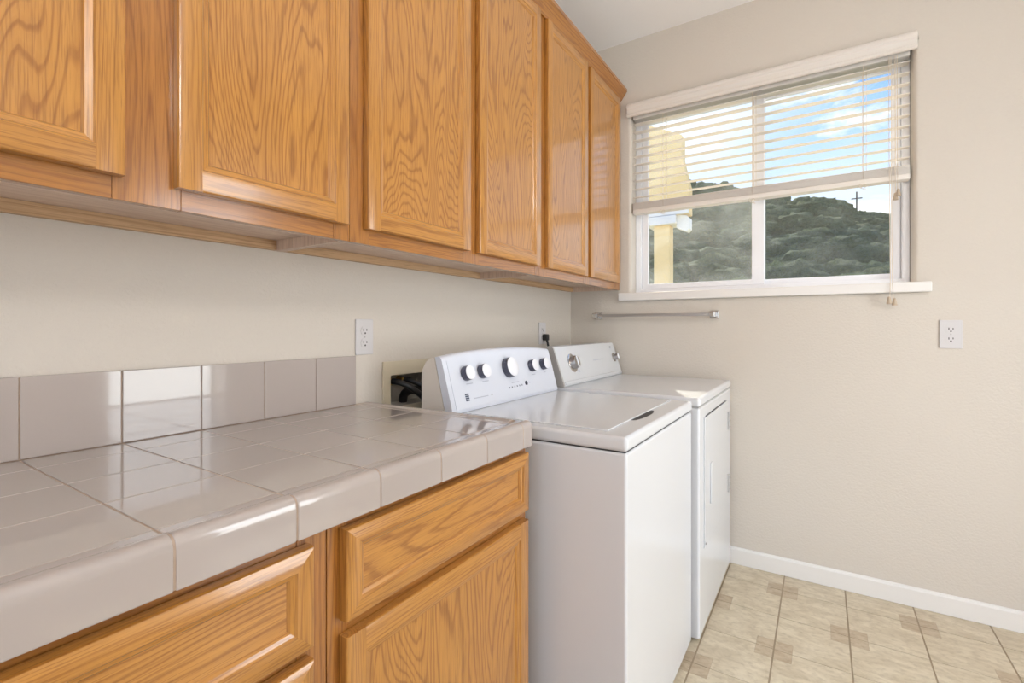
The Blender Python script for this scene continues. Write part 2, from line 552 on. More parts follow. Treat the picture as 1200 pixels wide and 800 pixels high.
# floor: sheet with square tiles, small accent squares at every other crossing
fl = box('floor', -0.12, RX + 0.6, FY - 0.6, 0.14, -0.06, -0.0012, 'vinyl_joint')
tag(fl, kind='structure')
PX, PY, GX0, GY0, G, H, A = 0.2317, 0.2297, 1.1003, -0.1585, 0.0028, 0.0015, 0.055
protos = {}
def floor_piece(name, poly, m, cx, cy, key):
    if key in protos:
        return dup(protos[key], (cx, cy, -0.0006), fl)
    o = prism(name, [(cx + a, cy + b_) for a, b_ in poly], 'z', -0.0012, 0.0, m, fl)
    protos[key] = o
    return o
for i in range(-2, 7):
    for j in range(-15, 1):
        x0, x1 = GX0 + i * PX + G, GX0 + (i + 1) * PX - G
        y0, y1 = GY0 + j * PY + H, GY0 + (j + 1) * PY - H
        y1 = min(y1, -0.0005)
        x1 = min(x1, RX - 0.001)
        if x1 - x0 < 0.1:
            continue
        cx, cy = (x0 + x1) / 2, (y0 + y1) / 2
        hx, hy = (x1 - x0) / 2, (y1 - y0) / 2
        a = A
        # crossing (i, j) lower left has an accent when i + j is even
        ev = (i + j) % 2 == 0
        top_cut = (j == 0)
        if ev:      # lower-left and upper-right corners notched
            poly = [(-hx + a, -hy), (hx, -hy)]
            poly += [(hx, hy)] if top_cut else [(hx, hy - a), (hx - a, hy - a), (hx - a, hy)]
            poly += [(-hx, hy), (-hx, -hy + a), (-hx + a, -hy + a)]
        else:
            poly = [(-hx, -hy), (hx - a, -hy), (hx - a, -hy + a), (hx, -hy + a), (hx, hy)]
            poly += [(-hx, hy)] if top_cut else [(-hx + a, hy), (-hx + a, hy - a), (-hx, hy - a)]
        floor_piece('tile', poly, 'vinyl_tile', cx, cy, ('t', ev, top_cut, round(hx, 4)))
        q = (a - 0.0007) / 2
        sq = [(-q, -q), (q, -q), (q, q), (-q, q)]
        corners = [(-1, -1), (1, 1)] if ev else [(1, -1), (-1, 1)]
        for sx, sy in corners:
            if top_cut and sy > 0:
                continue
            floor_piece('accent_tile', sq, 'vinyl_accent', cx + sx * (hx - q), cy + sy * (hy - q), ('a',))

# ------------------------------------------------------------------ window
GY = 0.098
win = thing('window_1', ((WX0 + WX1) / 2, 0.09, WZ0), 'white vinyl sliding window with two panes in the far wall', None, None, 'structure')
FX0, FX1 = WX0 + 0.001, WX1 - 0.001
def ring(name, x0, x1, z0, z1, y0, y1, w, m, parent, bev=0.003):
    """four-sided frame, one mesh"""
    V, F = [], []
    ys = (y0, y1)
    for y in ys:
        V += [(x0, y, z0), (x1, y, z0), (x1, y, z1), (x0, y, z1), (x0 + w[0], y, z0 + w[2]), (x1 - w[1], y, z0 + w[2]), (x1 - w[1], y, z1 - w[3]), (x0 + w[0], y, z1 - w[3])]
    for s in range(4):
        t = (s + 1) % 4
        F += [(s, t, t + 4, s + 4), (s + 8, s + 12, t + 12, t + 8), (s, s + 8, t + 8, t), (s + 4, t + 4, t + 12, s + 12)]
    return finish(name, V, F, m, parent, bev=bev, seg=2)
ring('frame', FX0, FX1, WZ0 + 0.001, WZ1 - 0.001, 0.072, 0.135, (0.030, 0.026, 0.022, 0.03), 'vinyl_white', win)
XM0, XM1 = 0.952, 1.008
s1 = ring('sash', FX0 + 0.031, XM1, WZ0 + 0.024, WZ1 - 0.032, 0.084, 0.105, (0.036, 0.056, 0.028, 0.03), 'vinyl_white', win)
s2 = ring('sash', XM0, FX1 - 0.027, WZ0 + 0.024, WZ1 - 0.032, 0.107, 0.126, (0.058, 0.034, 0.026, 0.03), 'vinyl_white', win)
box('pane', FX0 + 0.060, XM1 - 0.050, 0.093, 0.097, WZ0 + 0.048, WZ1 - 0.056, 'window_glass', s1)
box('pane', XM0 + 0.052, FX1 - 0.055, 0.114, 0.118, WZ0 + 0.046, WZ1 - 0.056, 'window_glass', s2)
tag(box('trim_2', 0.300, 1.622, -0.030, 0.071, WZ0 - 0.042, WZ0, 'trim_paint', None, bev=0.005, seg=3), 'white painted window sill board', None, None, 'structure')

# ------------------------------------------------------------------ window blind
bl = thing('window_blind', (0.965, 0.03, 1.77), 'cream faux wood venetian blind half raised over the window', 'blind')
vp = [(-0.024, 2.303), (-0.030, 2.309), (-0.030, 2.316), (-0.025, 2.320), (-0.025, 2.347), (-0.030, 2.352), (-0.030, 2.362), (-0.021, 2.375), (-0.012, 2.375), (-0.012, 2.303)]
prism('valance', vp, 'x', 0.349, 1.577, 'blind_slat', bl, grain='x')
box('head_rail', 0.374, 1.556, 0.004, 0.056, 2.292, 2.335, 'plastic_white', bl, bev=0.003)
SX0, SX1 = 0.373, 1.556
TILT = math.radians(6)
def slat_sec(x, yc, zc, tilt, w=0.050, t=0.0030, n=6, crown=0.0022):
    top, bot = [], []
    for i in range(n + 1):
        s = -w / 2 + w * i / n
        c_ = crown * (1 - (2 * s / w) ** 2)
        for L, dz in ((top, t / 2), (bot, -t / 2)):
            zz = c_ + dz
            L.append((x, yc + s * math.cos(tilt) - zz * math.sin(tilt), zc + s * math.sin(tilt) + zz * math.cos(tilt)))
    return top + bot[::-1]
z = 2.2705
slat_zs = []
first = loft('slat', [slat_sec(SX0, 0.03, z, TILT), slat_sec(SX1, 0.03, z, TILT)], 'blind_slat', bl, smooth=True, grain='x')
c0 = WORLD[first.name].copy()
for k in range(10):
    zz = 2.2705 - 0.0445 * k
    slat_zs.append(zz)
    if k:
        dup(first, c0 + Vector((0, 0, zz - 2.2705)), bl)
stk = None
for k in range(9):
    zz = 1.8005 + 0.0042 * k
    if stk is None:
        stk = loft('slat', [slat_sec(SX0, 0.03, zz, 0), slat_sec(SX1, 0.03, zz, 0)], 'blind_slat', bl, smooth=True, grain='x')
        cs = WORLD[stk.name].copy()
    else:
        q = dup(stk, cs + Vector((random.uniform(-0.001, 0.001), random.uniform(-0.0015, 0.0015), 0.0042 * k)), bl)
box('bottom_rail', SX0 - 0.001, SX1 + 0.001, 0.004, 0.056, 1.776, 1.799, 'blind_slat', bl, bev=0.004, seg=3, grain='x')
for x in (0.537, 0.965, 1.398):
    for y in (0.002, 0.058):
        tube('ladder_cord', [(x, y, 2.292), (x, y, 1.80)], 0.0011, 'cord_white', bl, 6)
    tube('ladder_cord', [(x + 0.012, 0.030, 2.292), (x + 0.012, 0.030, 1.80)], 0.0010, 'cord_white', bl, 6)
    # slack ladder loops hanging under the rail
    tube('cord_loop', [(x - 0.012, 0.004, 1.782), (x - 0.016, -0.002, 1.768), (x - 0.002, -0.003, 1.757), (x + 0.010, -0.002, 1.766), (x + 0.003, -0.001, 1.776), (x - 0.008, 0.0, 1.762), (x + 0.012, 0.002, 1.752)], 0.0013, 'cord_white', bl, 6, sub=4)
# lift cords and tilt cord on the right, with wooden tassels
def tassel(x, y, z, parent):
    return lathe('tassel', [(0.0025, 0.0), (0.0050, -0.002), (0.0062, -0.010), (0.0095, -0.026), (0.0098, -0.030), (0.001, -0.031)], (x, y, z), (0, 0, 1), 'tassel_wood', parent, 14)
tube('lift_cord', [(1.486, -0.004, 2.300), (1.486, -0.006, 1.9), (1.487, -0.036, 1.36), (1.483, -0.040, 1.28)], 0.0012, 'cord_white', bl, 6, sub=5)
tassel(1.483, -0.040, 1.284, bl)
tube('lift_cord', [(1.492, -0.004, 2.300), (1.493, -0.006, 1.9), (1.494, -0.036, 1.36), (1.501, -0.040, 1.27)], 0.0012, 'cord_white', bl, 6, sub=5)
tassel(1.501, -0.040, 1.277, bl)
tube('tilt_cord', [(1.506, -0.003, 2.300), (1.507, -0.006, 1.72)], 0.0012, 'cord_white', bl, 6)
tassel(1.507, -0.006, 1.722, bl)
tube('tilt_cord', [(1.513, -0.003, 2.300), (1.514, -0.006, 1.735)], 0.0012, 'cord_white', bl, 6)
tassel(1.516, -0.008, 1.737, bl)

# ------------------------------------------------------------------ oak joinery
def frame_profile(W, t, bevel, edge=0.004):
    return [(0, 0), (0, t - edge), (edge * 0.35, t - edge * 0.3), (edge, t), (W - bevel, t), (W - bevel + 0.0025, t - 0.0035), (W - 0.004, t - 0.0055), (W - 0.001, t - 0.0095), (W, t - 0.011), (W, 0)]

def panel_door(name, parent, xb, y0, y1, z0, z1, W=0.054, bevel=0.016, t=0.019, mitre=False, grain='z', gap=0.0015):
    """framed front facing +x, back at xb; the panel is the part, stiles and rails are its pieces"""
    xb += gap
    pt = t - 0.010
    d = box(name, xb + 0.002, xb + pt, y0 + W - 0.006, y1 - W + 0.006, z0 + W - 0.006, z1 - W + 0.006, 'oak_panel', parent, grain=grain)
    prof = frame_profile(W, t, bevel)
    def piece(nm, side):
        def ends(w):
            if mitre: return w, w
            if side in ('l', 'r'): return 0, 0
            return W - bevel, W - bevel
        s0, s1 = [], []
        for w, tt in prof:
            e0, e1 = ends(w)
            x = xb + tt
            if side == 'l': s0.append((x, y0 + w, z0 + e0)); s1.append((x, y0 + w, z1 - e1))
            if side == 'r': s0.append((x, y1 - w, z0 + e0)); s1.append((x, y1 - w, z1 - e1))
            if side == 'b': s0.append((x, y0 + e0, z0 + w)); s1.append((x, y1 - e1, z0 + w))
            if side == 't': s0.append((x, y0 + e0, z1 - w)); s1.append((x, y1 - e1, z1 - w))
        if side in 'bt' and not mitre:
            fz = 0.0005 if side == 'b' else -0.0005
            s0 = [(x, y, z_ + fz) for x, y, z_ in s0]; s1 = [(x, y, z_ + fz) for x, y, z_ in s1]
        return loft(nm, [s0, s1], 'oak_frame', d, smooth=True, sharp=25, grain='z' if side in 'lr' else 'y')
    piece('stile', 'l'); piece('stile', 'r'); piece('rail', 'b'); piece('rail', 't')
    return d

UX, UZ0, UZ1 = 0.298, 1.361, 2.418
def upper_cabinet(label, y0, y1, doors, stiles, group='oak wall cabinets'):
    c_ = thing('wall_cabinet', (0.15, (y0 + y1) / 2, UZ0), label, 'cabinet', group)
    e = 0.0006
    y0 += e; y1 -= e
    box('side_panel', 0.002, UX - 0.019, y0, y0 + 0.012, UZ0 + 0.001, UZ1, 'maple_laminate', c_, grain='z')
    box('side_panel', 0.002, UX - 0.019, y1 - 0.012, y1, UZ0 + 0.001, UZ1, 'maple_laminate', c_, grain='z')
    box('bottom_panel', 0.002, UX - 0.019, y0 + 0.0125, y1 - 0.0125, UZ0 + 0.027, UZ0 + 0.039, 'maple_laminate', c_, grain='y')
    box('top_panel', 0.002, UX - 0.019, y0 + 0.0125, y1 - 0.0125, UZ1 - 0.02, UZ1 - 0.004, 'maple_laminate', c_, grain='y')
    box('hanging_rail', 0.002, 0.020, y0 + 0.0125, y1 - 0.0125, UZ0 + 0.002, UZ0 + 0.0265, 'raw_plywood', c_, grain='y')
    for k in range(len(stiles)):
        a, b_ = stiles[k]
        box('face_stile', UX - 0.0185, UX, max(a, y0), min(b_, y1), UZ0, UZ1, 'oak_case', c_, bev=0.0008, seg=1, grain='z')
    for k in range(len(stiles) - 1):
        a, b_ = min(stiles[k][1], y1) + 0.0002, stiles[k + 1][0] - 0.0002
        box('face_rail', UX - 0.0185, UX - 0.0002, a, b_, UZ0, UZ0 + 0.050, 'oak_case', c_, bev=0.0008, seg=1, grain='y')
        box('face_rail', UX - 0.0185, UX - 0.0002, a, b_, UZ1 - 0.045, UZ1, 'oak_case', c_, bev=0.0008, seg=1, grain='y')
    for a, b_ in doors:
        panel_door('door', c_, UX, a, b_, 1.397, 2.404)
    return c_

upper_cabinet('oak wall cabinet with two doors over the tiled counter', -2.644, -1.827,
              [(-2.628, -2.273), (-2.199, -1.842)], [(-2.644, -2.60), (-2.285, -2.187), (-1.872, -1.827)])
upper_cabinet('oak wall cabinet with two doors above the washer, between two other cabinets', -1.827, -0.914,
              [(-1.786, -1.378), (-1.330, -0.926)], [(-1.827, -1.768), (-1.395, -1.313), (-0.945, -0.914)])
upper_cabinet('oak wall cabinet with two doors in the corner above the dryer', -0.914, -0.001,
              [(-0.866, -0.470), (-0.438, -0.036)], [(-0.914, -0.850), (-0.488, -0.420), (-0.056, -0.001)])

crp = [(UX + 0.0005, 2.4065), (UX + 0.008, 2.4065), (UX + 0.011, 2.411), (UX + 0.016, 2.415), (UX + 0.020, 2.422), (UX + 0.026, 2.430),
       (UX + 0.036, 2.442), (UX + 0.040, 2.451), (UX + 0.044, 2.453), (UX + 0.044, 2.468), (UX + 0.0005, 2.468)]
tag(prism('crown_moulding', crp, 'y', -2.644, -0.0015, 'oak_case', None, smooth=True, sharp=25, grain='y'),
    'oak crown moulding running along the top of the wall cabinets', 'moulding')

# ------------------------------------------------------------------ base cabinets
BXF, BZ1, BEND = 0.597, 0.8525, -1.512
def base_cabinet(label, y0, y1, fronts, stiles, rails):
    c_ = thing('base_cabinet', (0.3, (y0 + y1) / 2, 0), label, 'cabinet', 'oak base cabinets')
    y0 += 0.0006; y1 -= 0.0006
    box('side_panel', 0.004, BXF - 0.019, y0, y0 + 0.014, 0.001, BZ1, 'oak_case', c_, grain='z')
    box('side_panel', 0.004, BXF - 0.019, y1 - 0.014, y1, 0.001, BZ1, 'oak_case', c_, grain='z')
    box('bottom_panel', 0.004, BXF - 0.019, y0 + 0.0145, y1 - 0.0145, 0.100, 0.114, 'maple_laminate', c_, grain='y')
    box('toe_kick', BXF - 0.09, BXF - 0.075, y0 + 0.0145, y1 - 0.0145, 0.001, 0.099, 'oak_case', c_, grain='y')
    for a, b_ in stiles:
        box('face_stile', BXF - 0.0185, BXF, max(a, y0), min(b_, y1), 0.100, BZ1, 'oak_case', c_, bev=0.0010, seg=1, grain='z')
    for a, b_ in rails:
        box('face_rail', BXF - 0.0185, BXF - 0.0003, max(stiles[0][1], y0) + 0.0002, stiles[1][0] - 0.0002, a, b_, 'oak_case', c_, bev=0.0008, seg=1, grain='y')
    for kind, a, b_, z0, z1 in fronts:
        if kind == 'drawer':
            panel_door('drawer_front', c_, BXF, a, b_, z0, z1, W=0.040, bevel=0.012, mitre=True, grain='y', t=0.020)
        else:
            panel_door('door', c_, BXF, a, b_, z0, z1)
    return c_
SEAM = -2.111
base_cabinet('oak base cabinet with a stack of drawers under the tiled counter', -2.64, SEAM,
             [('drawer', -2.60, -2.146, 0.688, 0.836), ('drawer', -2.60, -2.146, 0.50, 0.670), ('drawer', -2.60, -2.146, 0.14, 0.482)],
             [(-2.64, -2.585), (-2.162, SEAM)], [(0.100, 0.160), (0.470, 0.515), (0.655, 0.705), (0.822, BZ1)])
base_cabinet('oak base cabinet with one drawer above a door, beside the washer', SEAM, BEND,
             [('drawer', -2.0885, -1.5275, 0.692, 0.838), ('door', -2.0885, -1.5275, 0.13, 0.668)],
             [(SEAM, -2.072), (-1.543, BEND)], [(0.100, 0.150), (0.650, 0.708), (0.822, BZ1)])

# ------------------------------------------------------------------ tiled countertop and backsplash
TZ, TY0, TP = 0.914, -2.3299, 0.1537
CE = -1.518                                   # end of the counter beside the washer
VX = 0.622                                    # front of the counter
ct = thing('tiled_countertop', (0.31, -2.08, 0.8535), 'glossy pinkish grey tiled countertop with rounded edge tiles', 'countertop')
box('grout_bed', 0.0015, 0.606, -2.795, CE - 0.014, 0.8535, TZ - 0.0010, 'grout', ct)
xs = [0.0135, 0.105, 0.257, 0.409, 0.5705]
ys = [TY0 + TP * k for k in range(-3, 5)] + [-1.5705]
g_ = 0.0011
tp = {}
def tile_at(name, x0, x1, y0, y1, z0, z1, parent):
    key = (name, round(x1 - x0, 4), round(y1 - y0, 4), round(z1 - z0, 4))
    c_ = ((x0 + x1) / 2, (y0 + y1) / 2, (z0 + z1) / 2)
    if key in tp:
        return dup(tp[key], c_, parent)
    tp[key] = box(name, x0, x1, y0, y1, z0, z1, 'tile_glaze', parent, bev=0.0016, seg=2)
    return tp[key]
for i in range(len(xs) - 1):
    for j in range(len(ys) - 1):
        tile_at('tile', xs[i] + g_, xs[i + 1] - g_, ys[j] + g_, ys[j + 1] - g_, TZ - 0.007, TZ, ct)
# edge tiles: flat leg, raised rounded lip, apron
vc = [(0.5715, TZ - 0.007), (0.5715, TZ - 0.0012), (0.5727, TZ), (0.588, TZ), (0.592, TZ + 0.0008), (0.596, TZ + 0.0026), (0.601, TZ + 0.0040), (0.607, TZ + 0.0042),
      (0.613, TZ + 0.0026), (0.6175, TZ - 0.001), (0.6205, TZ - 0.006), (VX, TZ - 0.013), (VX, 0.857), (VX - 0.0012, 0.8545), (VX - 0.0095, 0.8545), (VX - 0.0095, TZ - 0.007)]
def inset(sec_fn, a0, a1, r=0.0022):
    """rings along an edge tile with softly rounded ends"""
    return [sec_fn(a0, 0.0018), sec_fn(a0 + r * 0.3, 0.0007), sec_fn(a0 + r, 0), sec_fn(a1 - r, 0), sec_fn(a1 - r * 0.3, 0.0007), sec_fn(a1, 0.0018)]
def shrink(poly, s):
    cx = 0.604
    out = []
    for x, z_ in poly:
        outer = (z_ > TZ - 0.0069) or (x > VX - 0.009)
        if not outer:
            out.append((x, z_)); continue
        # move inwards from the glazed face
        if x >= VX - 0.002: out.append((x - s, z_ if z_ > 0.86 else z_ + s * 0.5))
        elif z_ > TZ - 0.002: out.append((x, z_ - s))
        else: out.append((x, z_))
    return out
eys = [TY0 + TP * k for k in range(-3, 6)]
for j in range(len(eys) - 1):
    a0, a1 = eys[j] + g_, eys[j + 1] - g_
    loft('edge_tile', inset(lambda a, s: [(x, a, z_) for x, z_ in shrink(vc, s)], a0, a1), 'tile_glaze', ct, smooth=True, sharp=50, wn=True)
loft('edge_grout', [[(x, a, z_) for x, z_ in shrink(vc, 0.0014)] for a in (-2.795, CE - 0.006)], 'grout', ct, smooth=True)
# corner piece and the run beside the washer (same section, turned)
off_e = CE - VX
a0, a1 = eys[-1] + g_, CE
loft('edge_tile', inset(lambda a, s: [(x, a, z_) for x, z_ in shrink(vc, s)], a0, a1, 0.007), 'tile_glaze', ct, smooth=True, sharp=50, wn=True)
for i in range(len(xs) - 1):
    a0, a1 = xs[i] + g_, xs[i + 1] - g_
    loft('edge_tile', inset(lambda a, s: [(a, x + off_e, z_) for x, z_ in shrink(vc, s)], a0, a1), 'tile_glaze', ct, smooth=True, sharp=50, wn=True)

loft('edge_grout', [[(a, x + off_e, z_) for x, z_ in shrink(vc, 0.0014)] for a in (0.0135, 0.575)], 'grout', ct, smooth=True)

bs = thing('tile_backsplash', (0.006, -2.2, TZ), 'single row of glossy pinkish grey wall tiles behind the counter', 'backsplash')
box('grout_bed', 0.001, 0.010, -2.795, -1.574, TZ - 0.0008, TZ + 0.1505, 'grout', bs)
for j in range(len(ys) - 1):
    y1 = ys[j + 1] if j < len(ys) - 2 else -1.572
    tile_at('tile', 0.0045, 0.0125, ys[j] + g_, y1 - g_, TZ + 0.0010, TZ + 0.1525, bs)

# ------------------------------------------------------------------ washer
wa = thing('washing_machine', (0.5, -1.107, 0), 'white top loading washer with five round knobs on the console', 'washer')
WY0, WY1, WXF, WXB = -1.457, -0.758, 0.850, 0.175
box('body', WXB, WXF - 0.002, WY0 + 0.002, WY1 - 0.002, 0.022, 0.8505, 'enamel_white', wa, bev=0.008, seg=4)
for x in (WXB + 0.05, WXF - 0.05):
    for y in (WY0 + 0.05, WY1 - 0.05):
        lathe('foot', [(0.018, 0.0), (0.02, 0.004), (0.02, 0.012), (0.008, 0.014), (0.008, 0.030)], (x, y, 0.0006), (0, 0, 1), 'black_rubber', wa, 12)
box('seam', WXB + 0.004, WXF - 0.006, WY0 + 0.006, WY1 - 0.006, 0.8505, 0.8525, 'dark_gap', wa)
dk = box('deck', WXB, WXF, WY0, WY1, 0.8525, 0.8895, 'enamel_white', wa, bev=0.011, seg=5)
# lid; flat dark crescent in front stands for shade in its finger recess
box('lid', 0.325, 0.783, WY0 + 0.046, WY1 - 0.040, 0.8893, 0.8935, 'enamel_white', wa, bev=0.0018, seg=3)
nyc, nh = -1.135, 0.098
cres = [(0.7832 + 0.0, nyc - nh)] + [(0.7832 + 0.022 * math.cos(t * PI / 2) ** 0.8, nyc + nh * math.sin(t * PI / 2)) for t in [-0.85 + 1.7 * i / 12 for i in range(13)]] + [(0.7832, nyc + nh)]
prism('recess_shade', cres, 'z', 0.8890, 0.8899, 'dark_gap', wa)
# console
def ztop(y):
    u = (y - (-1.107)) / 0.345
    return 1.064 + 0.016 * (1 - abs(u) ** 2.4)
CY0, CY1 = WY0 + 0.004, WY1 - 0.004
ysec = [CY0 + (CY1 - CY0) * i / 18 for i in range(19)]
def fx(z_):
    return 0.3045 - (z_ - 0.897) * 0.2804
def bez(y):
    zt = ztop(y)
    return [(0.276, y, 0.8905), (0.303, y, 0.8905), (0.3045, y, 0.897), (fx(zt - 0.010), y, zt - 0.010), (fx(zt - 0.010) - 0.0035, y, zt - 0.003), (fx(zt - 0.010) - 0.010, y, zt), (fx(zt - 0.010) - 0.027, y, zt)]
def house(y):
    zt = ztop(y)
    return [(0.178, y, 0.8905), (0.2735, y, 0.8905), (fx(zt - 0.010) - 0.030, y, zt - 0.003), (0.210, y, zt - 0.006), (0.196, y, zt - 0.016), (0.182, y, zt - 0.040), (0.178, y, zt - 0.06)]
loft('console_housing', [house(y) for y in ysec], 'console_end', wa, smooth=True, sharp=40)
bz = loft('console_bezel', [bez(y) for y in ysec], 'console_face', wa, smooth=True, sharp=40)
nrm = Vector((0.168, 0, 0.047)).normalized()
slope = Vector((-0.0471, 0, 0.168)).normalized()
FP = Vector((0.3045, 0, 0.897)) + nrm * 0.0004
# silver-white face plate following the arched top
def fpt(y, s):
    p = FP + slope * s
    return Vector((p.x, y, p.z))
fy = [CY0 + 0.020 + (CY1 - CY0 - 0.030) * i / 16 for i in range(17)]
bot = [fpt(y, 0.004) for y in fy]
topp = [fpt(y, (ztop(y) - 0.014 - 0.897) / slope.z) for y in fy]
ringp = bot + topp[::-1]
loft('face_plate', [[tuple(p) for p in ringp], [tuple(p + nrm * 0.0012) for p in ringp]], 'console_face', wa, smooth=True, sharp=30)
def on_face(y, z_, h=0.0018):
    s = (z_ - FP.z) / slope.z
    return fpt(y, s) + nrm * h
def knob(y, z_, r, h):
    o_ = on_face(y, z_, 0.0018)
    k = lathe('knob', [(r * 0.98, 0.0), (r, 0.002), (r * 0.97, h - 0.003), (r * 0.95, h)], o_, nrm, 'knob_side', wa, 32)
    lathe('knob_cap', [(r * 0.95, h), (r * 0.95, h + 0.0008), (r * 0.88, h + 0.0026), (r * 0.4, h + 0.0034), (0.0, h + 0.0036)], o_, nrm, 'knob_white', k, 32)
    return k
for y, z_, r, h in [(-1.3547, 1.006, 0.0245, 0.022), (-1.266, 1.006, 0.0245, 0.022), (-1.104, 1.007, 0.037, 0.024), (-0.938, 1.003, 0.0235, 0.022), (-0.846, 1.004, 0.0235, 0.022)]:
    knob(y, z_, r, h)
def mark(name, y, z_, w, h, m='print_dark', t=0.0005):
    p = on_face(y, z_, 0.0014)
    a = [p + Vector((0, sy * w / 2, 0)) + slope * (sz * h / 2) for sy, sz in ((-1, -1), (1, -1), (1, 1), (-1, 1))]
    return loft(name, [[tuple(q) for q in a], [tuple(q + nrm * t) for q in a]], m, wa)
for k in range(4):          # small blue-grey certification mark
    for w_, dy in ((0.0085, -0.0048), (0.0085, 0.0048)):
        mark('printed_mark', -1.370 + dy, 0.9425 - 0.0062 * k, w_, 0.0046)
for k in range(6):
    mark('indicator_dot', -1.120 + 0.0172 * k, 0.9372 + 0.0004 * k, 0.0045, 0.0055)
lathe('start_button', [(0.0085, 0.0), (0.0085, 0.002), (0.006, 0.003), (0.0, 0.003)], on_face(-1.002, 0.943, 0.0014), nrm, 'knob_side', wa, 20)
for y, z_, w_ in [(-1.344, 0.9735, 0.034), (-1.256, 0.9735, 0.036), (-0.933, 0.970, 0.028), (-0.842, 0.972, 0.018), (-1.297, 0.926, 0.078), (-1.075, 0.953, 0.05), (-0.975, 0.943, 0.012)]:
    mark('printed_line', y, z_, w_, 0.0028, 'print_light')
lathe('logo_dot', [(0.0035, 0), (0.0035, 0.0006), (0.0, 0.0006)], on_face(-1.237, 0.927, 0.0014), nrm, 'plastic_grey', wa, 14)

# ------------------------------------------------------------------ dryer
dr = thing('clothes_dryer', (0.55, -0.37, 0), 'white front loading dryer beside the window wall', 'dryer')
EY0, EY1, EXF, EXB = -0.737, -0.016, 0.872, 0.160
box('body', EXB, EXF - 0.002, EY0 + 0.002, EY1 - 0.002, 0.012, 0.8600, 'enamel_white', dr, bev=0.009, seg=4)
box('seam', EXB + 0.004, EXF - 0.005, EY0 + 0.006, EY1 - 0.006, 0.8600, 0.8622, 'enamel_side', dr)
box('top_panel', EXB, EXF, EY0, EY1, 0.8622, 0.8985, 'enamel_white', dr, bev=0.012, seg=5)
for x in (EXB + 0.05, EXF - 0.05):
    for y in (EY0 + 0.05, EY1 - 0.05):
        lathe('foot', [(0.02, 0.0), (0.02, 0.008), (0.008, 0.010), (0.008, 0.020)], (x, y, 0.0006), (0, 0, 1), 'black_rubber', dr, 12)
# front door in a shallow gap
DYA, DYB, DZA, DZB = -0.660, -0.142, 0.322, 0.813
dg = box('door_gap', EXF - 0.0022, EXF - 0.0010, DYA - 0.003, DYB + 0.003, DZA - 0.003, DZB + 0.003, 'enamel_white', dr)
box('door_gap', EXF - 0.0012, EXF - 0.0003, DYA + 0.03, DYB - 0.03, DZB + 0.001, DZB + 0.005, 'dark_gap', dr)
dd = box('door', EXF - 0.0010, EXF + 0.0035, DYA, DYB, DZA, DZB, 'enamel_white', dr, bev=0.003, seg=4)
box('handle', EXF + 0.0033, EXF + 0.0090, -0.562, -0.528, 0.462, 0.620, 'enamel_white', dd, bev=0.004, seg=3)
for zc in (0.715, 0.420):
    h_ = box('hinge', EXF - 0.001, EXF + 0.009, -0.122, -0.104, zc - 0.042, zc + 0.042, 'enamel_side', dr, bev=0.003)
    for dz in (-0.028, 0.0, 0.028):
        lathe('screw', [(0.0048, 0), (0.0045, 0.0015), (0.0, 0.0018)], (EXF + 0.009, -0.113, zc + dz), (1, 0, 0), 'dark_gap', h_, 10)
lathe('screw', [(0.0045, 0), (0.0042, 0.0012), (0.0, 0.0015)], (EXF + 0.0035, DYA + 0.012, DZA + 0.014), (1, 0, 0), 'dark_gap', dd, 10)
# console with grey end caps
FZ0, FZ1 = 0.9015, 1.068
dn = Vector((0.1665, 0, 0.0569)).normalized()
dsl = Vector((-0.0569, 0, 0.1665)).normalized()
def dcs(y):
    return [(0.215, y, 0.8995), (0.318, y, 0.8995), (0.3215, y, 0.905), (0.2675, y, 1.064), (0.262, y, 1.070), (0.245, y, 1.074), (0.236, y, 1.072), (0.215, y, 1.04)]
loft('console', [dcs(y) for y in (EY0 + 0.014, EY1 - 0.012)], 'enamel_white', dr, smooth=True, sharp=30)
for a, b_ in ((EY0 + 0.003, EY0 + 0.0135), (EY1 - 0.0115, EY1 - 0.002)):
    loft('end_cap', [dcs(y) for y in (a, b_)], 'plastic_grey', dr, smooth=True, sharp=30)
DP = Vector((0.3215, 0, 0.905)) + dn * 0.0002
def on_d(y, z_, h=0.0):
    s = (z_ - DP.z) / dsl.z
    p = DP + dsl * s
    return Vector((p.x, y, p.z)) + dn * h
# raised trim ledge at the foot of the face
p0, p1 = on_d(EY0 + 0.02, 0.921), on_d(EY1 - 0.02, 0.921)
loft('console_ledge', [[tuple(on_d(y, z_, h)) for z_, h in ((0.909, 0), (0.922, 0), (0.919, 0.003), (0.909, 0.003))] for y in (EY0 + 0.02, EY1 - 0.016)], 'enamel_white', dr)
def dknob(y, z_, r, skirt):
    o_ = on_d(y, z_, 0.0)
    k = lathe('knob_skirt', [(skirt, 0.0), (skirt, 0.002), (skirt * 0.86, 0.004), (r, 0.0045)], o_, dn, 'chrome', dr, 32)
    lathe('knob', [(r, 0.0045), (r * 0.96, 0.024), (r * 0.88, 0.028), (r * 0.3, 0.0285), (0, 0.0285)], o_, dn, 'brushed_metal', k, 28)
    box('knob_grip', 0, 0.001, 0, 0.001, 0, 0.001, 'chrome', k)
    g2 = bpy.data.objects[k.children[-1].name]
    bpy.data.objects.remove(g2, do_unlink=True)
    a, b2 = o_ + dn * 0.0285 - dsl * r * 0.8, o_ + dn * 0.0285 + dsl * r * 0.8
    q = []
    for e in (a, b2):
        q.append([tuple(e + Vector((0, sy * 0.004, 0)) + dn * hh) for sy, hh in ((-1, 0), (1, 0), (0.6, 0.004), (-0.6, 0.004))])
    loft('knob_grip', q, 'chrome', k)
    return k
dknob(-0.590, 0.994, 0.030, 0.043)
dknob(-0.072, 0.992, 0.017, 0.024)
